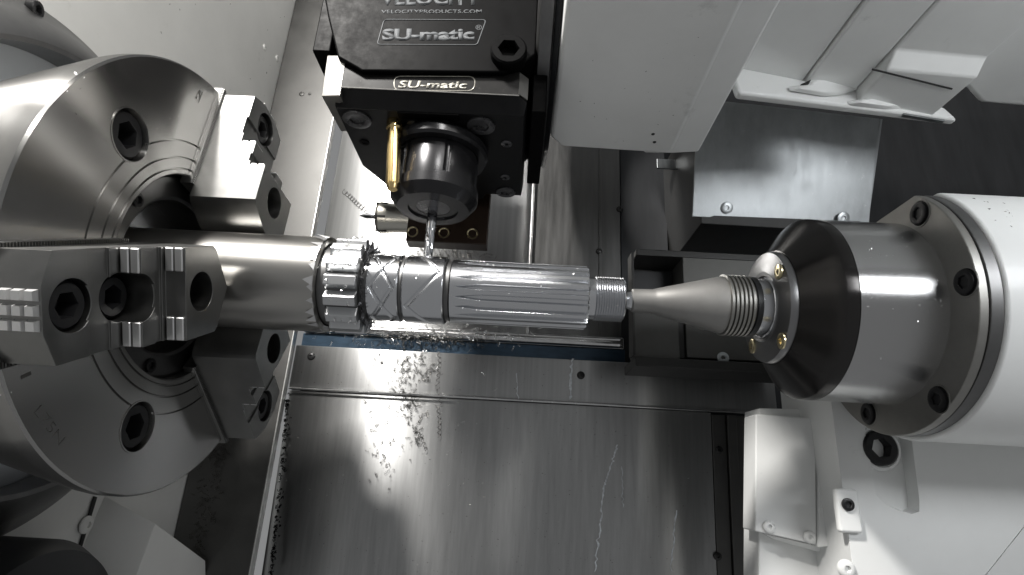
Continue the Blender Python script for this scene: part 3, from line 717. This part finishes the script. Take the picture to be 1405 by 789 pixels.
# second station: dark block, pale collet pointing sideways, small drill
tk = thing('boring_block', (-66, 110, 74), 'dark brown tool block with three brass-lined holes behind the collet nut', 'tool block')
ya = 92
c0, c1 = P(556, 330, y=ya), P(668, 333, y=ya)
blk = MB().box(c0.x, c1.x, ya, ya + 16, c0.z, 160).build('block', 'brown', tk, bevel=1.0)
for u in (566, 609, 648):
    p = P(u, 319 + (u - 600) * 0.03, y=ya); MB().lathe([(ya + 0.5, 5.4), (ya - 0.6, 5.0), (ya - 0.6, 4.4), (ya + 0.6, 3.0), (ya + 0.7, 0.1)], 28, (p.x, 0, p.z), 'y').build('hole_bush', 'brassscrew', tk)
cc = P(532, 299, y=ya + 20)
cl = MB().lathe([(c0.x + 1, 13), (cc.x + 6, 14), (cc.x - 6, 15), (cc.x - 9, 13), (cc.x - 9, 4), (cc.x - 5, 3)], 48, (0, cc.y, cc.z)).build('collet', 'collet', tk)
for a in range(6):
    t = rad(a * 60 + 200); MB().box(-9, 2, -0.7, 0.7, 10.5, 15.2).mesh
    s_ = MB()
    ct, st_ = math.cos(t), math.sin(t)
    s_.add([(cc.x + dx, cc.y + r * ct - w_ * st_, cc.z + r * st_ + w_ * ct) for dx in (-9.3, 1) for r in (11.5, 15.1) for w_ in (-.8, .8)],
           [(0, 1, 3, 2), (4, 6, 7, 5), (0, 4, 5, 1), (2, 3, 7, 6), (0, 2, 6, 4), (1, 5, 7, 3)])
    s_.build('slot', 'dark', tk)
sd = MB().lathe([(cc.x - 5, 2.6), (cc.x - 20, 2.6), (cc.x - 26, 0.5)], 16, (0, cc.y, cc.z + 1)).build('twist_drill', 'carbide'); tag(sd, 'thin bright drill sticking sideways out of the pale collet', 'drill')

# ================================================================== LOWER LEFT
lb = thing('headstock_box', (-325, 60, -260), 'white folded cover box on the wall below the chuck', 'cover box')
a, b, c, d = P(146, 682, x=-346), P(213, 718, x=-306), P(178, 810, x=-306), P(92, 810, x=-346)
MB().slab([a, b, c, d], (-2, 0, 0)).build('slope_face', 'white_wall', lb, bevel=0.8)
f_ = [P(213.5, 718, x=-305.5), P(282, 769, x=-305.5), P(283, 815, x=-305.5), P(179, 812, x=-305.5)]
MB().slab(f_, (-40, 0, 0)).build('front_face', 'white_wall', lb, bevel=1.0)
MB().slab([P(128, 681, x=-347), P(132, 682, x=-347), P(96, 800, x=-347), P(92, 800, x=-347)], (1, 0, 0)).build('seam', 'dark', lb)
screw('screw', P(118, 720, x=-346), (1, 0, 0), 7, 2.5, lb, 'button', 'white_wall')
pc = P(30, 962, x=-285)
bt = MB().lathe([(-346, 88), (-300, 88), (-289, 82), (-284, 70), (-282, 40), (-282, 0.1)], 96, (0, pc.y, pc.z)).build('rubber_boot', 'rubber')
tag(bt, 'black rounded rubber boot on the wall under the chuck', 'boot')

# ================================================================== SWARF
random.seed(11)
def curl(mb, c, axis, R, turns, pitch, wire):
    axis = Vector(axis).normalized(); a = axis.orthogonal().normalized(); b = axis.cross(a)
    n = max(5, int(turns * 9)); ph = random.random() * 6.3
    pts = [Vector(c) + axis * (pitch * turns * (i / n - 0.5)) + (a * math.cos(ph + 2 * math.pi * turns * i / n) + b * math.sin(ph + 2 * math.pi * turns * i / n)) * R * (1 - 0.25 * i / n) for i in range(n + 1)]
    mb.tube(pts, wire, 3, True)
def rdir(): return Vector((random.gauss(0, 1), random.gauss(0, 0.35), random.gauss(0, 1)))
def pile(spots, name, m, label=None):
    mb = MB()
    for u, v, su, sv_, n, ypl in spots:
        for _ in range(int(n * 1.5)):
            uu, vv = random.gauss(u, su), random.gauss(v, sv_)
            p = on_low(uu, vv) + nlow * 1.5 if ypl == 'low' else P(uu, vv, y=ypl)
            curl(mb, p, rdir(), random.uniform(0.7, 1.4), random.uniform(0.8, 4.5), random.uniform(1.5, 2.5), random.uniform(0.13, 0.25))
    o = mb.build(name, m, fix=False); tag(o, label, 'swarf', kind='stuff'); return o
pile([(545, 345, 28, 8, 130, 297), (620, 352, 26, 6, 50, 297), (600, 466, 44, 7, 170, 287), (560, 500, 14, 10, 36, 282.5), (556, 530, 10, 14, 30, 282.5),
      (560, 560, 8, 14, 30, 'low'), (572, 590, 7, 12, 16, 'low'), (528, 590, 14, 34, 26, 'low'), (660, 465, 20, 6, 30, 290), (520, 492, 6, 5, 14, 282.5),
      (585, 512, 8, 5, 16, 282.5)], 'swarf_pile', 'swarf', 'tangle of fine dark steel swarf on the bed below the shaft')
pile([(600, 458, 60, 8, 110, 284), (560, 462, 50, 10, 60, 284), (520, 340, 40, 8, 20, 292), (580, 500, 40, 30, 16, 282)], 'swarf_glints', 'swarf_bright', 'bright steel chips scattered along the bed lip')
pile([(300, 620, 8, 12, 40, 277), (285, 680, 10, 22, 36, 277), (275, 740, 5, 22, 20, 277)], 'swarf_pile', 'swarf', 'small dark swarf clinging to grey plate below the chuck')
mb = MB()
for i in range(150):
    v = random.uniform(540, 789); q_ = (v - 540) / 249
    p = P(394 - 24 * q_ + abs(random.gauss(0, 3.5)), v, y=288)
    curl(mb, p, rdir(), random.uniform(0.8, 2.0), random.uniform(0.5, 1.5), 1.2, random.uniform(0.3, 0.6))
o = mb.build('swarf_fringe', 'holder', fix=False); tag(o, 'black fringe of swarf along the pale plate edge', 'swarf', kind='stuff')
def coil(name, p0, p1, R, turns, wire, label, m='swarf'):
    p0, p1 = Vector(p0), Vector(p1); ax = (p1 - p0); L_ = ax.length; ax.normalize(); a = ax.orthogonal().normalized(); b = ax.cross(a)
    n = turns * 10
    pts = [p0 + ax * (L_ * i / n) + (a * math.cos(2 * math.pi * turns * i / n) + b * math.sin(2 * math.pi * turns * i / n)) * R + Vector((1.2 * math.sin(i * 0.07), 0, 0)) for i in range(n + 1)]
    o = MB().tube(pts, wire, 5).build(name, m, fix=False); tag(o, label, 'metal chip')
coil('chip_coil', P(601, 480, y=281), P(603, 556, y=284), 1.7, 11, 0.28, 'long thin curled chip hanging from the steel band')
coil('chip_coil', on_low(600, 556) + nlow * 2, on_low(604, 600) + nlow * 2, 1.7, 6, 0.28, 'short curled chip lying on the lower panel under the long one')
coil('chip_coil', on_low(572, 590) + nlow * 2, on_low(585, 618) + nlow * 2, 1.6, 4, 0.3, 'loose curled chip at the foot of the swarf tangle')
coil('chip_coil', P(470, 262, y=297), P(502, 288, y=297), 3.0, 9, 0.32, 'dark springy chip coil on the shiny cover beside the drill')
def specks(name, m, fn, n, size, label):
    mb = MB()
    for _ in range(n):
        p, nn = fn(); a = nn.orthogonal().normalized(); b = nn.cross(a); t = random.random() * 6.3; s1 = size * random.uniform(0.4, 1.5); s2 = s1 * random.uniform(0.2, 0.6)
        d1 = a * math.cos(t) + b * math.sin(t); d2 = nn.cross(d1)
        mb.add([p - d1 * s1 - d2 * s2, p + d1 * s1 - d2 * s2, p + d1 * s1 * .7 + d2 * s2, p + nn * s2 * 0.8], [(0, 1, 2), (0, 3, 1), (1, 3, 2), (2, 3, 0)])
    o = mb.build(name, m, smooth=0, fix=False); tag(o, label, 'metal chips', kind='stuff')
def f_q():
    x = random.uniform(196, 240); t = rad(random.gauss(165, 22)); return Vector((x, 59.9 * math.cos(t), 59.9 * math.sin(t))), Vector((0, math.cos(t), math.sin(t)))
specks('chip_specks', 'swarf_bright', f_q, 34, 0.7, 'small bright chips stuck to the top of the quill')
def f_b():
    x = random.gauss(282, 16); t = rad(random.gauss(150, 8)); return Vector((x, 81.9 * math.cos(t), min(72, 81.9 * math.sin(t)))), Vector((0, math.cos(t), math.sin(t)))
specks('chip_specks', 'swarf', f_b, 26, 0.9, 'dark chips scattered on the white tailstock body')
def f_l():
    u, v = random.uniform(390, 980), random.uniform(560, 789); return on_low(u, v) + nlow * 0.1, nlow.copy()
specks('chip_specks', 'swarf', f_l, 420, 0.6, 'tiny dark chips sprinkled over the lower steel panel')
specks('chip_specks', 'swarf_bright', f_l, 260, 0.45, 'tiny bright chips sprinkled over the lower steel panel')
def f_band():
    return P(random.uniform(392, 860), random.uniform(488, 535), y=283.9), Vector((0, -1, 0))
specks('chip_specks', 'swarf', f_band, 150, 0.6, 'tiny chips sprinkled over the screwed steel band')
def f_s():
    x = random.uniform(-126, 66); t = rad(random.gauss(165, 25)); R = 32.3 if x < -102 else 22.9 if x < -46 else 21.4 if x < 46 else 15.1
    return Vector((x, R * math.cos(t), R * math.sin(t))), Vector((0, math.cos(t), math.sin(t)))
specks('chip_specks', 'swarf_bright', f_s, 90, 0.7, 'bright chips clinging to the upper side of the shaft')
def f_h():
    return Vector((random.uniform(30, 120), random.uniform(-100, 45), 149.95)), Vector((0, 0, -1))
specks('chip_specks', 'swarf', f_h, 22, 0.55, 'few dark specks on the underside of the turret housing')
def f_c():
    r = random.uniform(95, 136); t = rad(random.uniform(90, 200)); return Vector((-226.95, r * math.cos(t), r * math.sin(t))), Vector((1, 0, 0))
specks('chip_specks', 'swarf', f_c, 26, 0.5, 'few tiny chips stuck to the chuck face')
def f_w():
    return Vector((-347.95, random.uniform(60, 280), random.uniform(120, 520))), Vector((1, 0, 0))
specks('chip_specks', 'swarf', f_w, 40, 1.0, 'dark specks on the white headstock wall above the chuck')
# chips being cut at the tool tip and on the gear
mb = MB()
for _ in range(14):
    curl(mb, (ox + random.gauss(0, 2.5), -8 + random.gauss(0, 4), 22 + random.gauss(0, 2)), rdir(), random.uniform(0.6, 1.4), random.uniform(.4, 1.2), 1.5, 0.3)
for _ in range(26):
    t = rad(random.uniform(100, 250)); curl(mb, (random.uniform(-122, -102), 32.2 * math.cos(t), 32.2 * math.sin(t)), rdir(), random.uniform(0.8, 2), random.uniform(.4, .9), 2.5, 0.35)
o = mb.build('fresh_chips', 'swarf_bright', fix=False); tag(o, 'fresh bright chips on the gear and at the cutter tip', 'swarf', kind='stuff')
# dried coolant runs
def run(name, pix, wdt, fn, label):
    pts = [fn(u, v) for u, v in pix]; vs = []; fs = []
    out = []
    for a, b in zip(pts, pts[1:]):
        for k in range(16): out.append(a.lerp(b, k / 16))
    for i, p in enumerate(out):
        ww = wdt * (0.35 + 1.0 * random.random()); jx = random.gauss(0, 0.7)
        vs += [p + Vector((jx - ww, 0, 0)), p + Vector((jx, -0.25, -0.05)), p + Vector((jx + ww, 0, 0))]
    for i in range(len(out) - 1):
        fs += [(i * 3, i * 3 + 1, i * 3 + 4, i * 3 + 3), (i * 3 + 1, i * 3 + 2, i * 3 + 5, i * 3 + 4)]
    o = MB().add(vs, fs).build(name, 'drip', fix=False); tag(o, label, 'stain', kind='stuff')
fl_ = lambda u, v: on_low(u, v) + nlow * 0.15
fb_ = lambda u, v: P(u, v, y=283.7)
run('coolant_run', [(847, 610), (838, 640), (828, 670), (824, 720), (816, 789)], 0.9, fl_, 'pale crooked coolant run down the lower steel panel')
run('coolant_run', [(854, 640), (855, 700)], 0.4, fl_, 'short thin coolant run beside the crooked one')
run('coolant_run', [(928, 700), (920, 789)], 0.8, fl_, 'pale coolant run near the side rail')
run('coolant_run', [(709, 512), (711, 550)], 0.4, fb_, 'thin coolant run crossing the steel band under the spline')
run('coolant_run', [(785, 492), (781, 552)], 1.3, fb_, 'broad pale coolant run crossing the steel band by a screw')
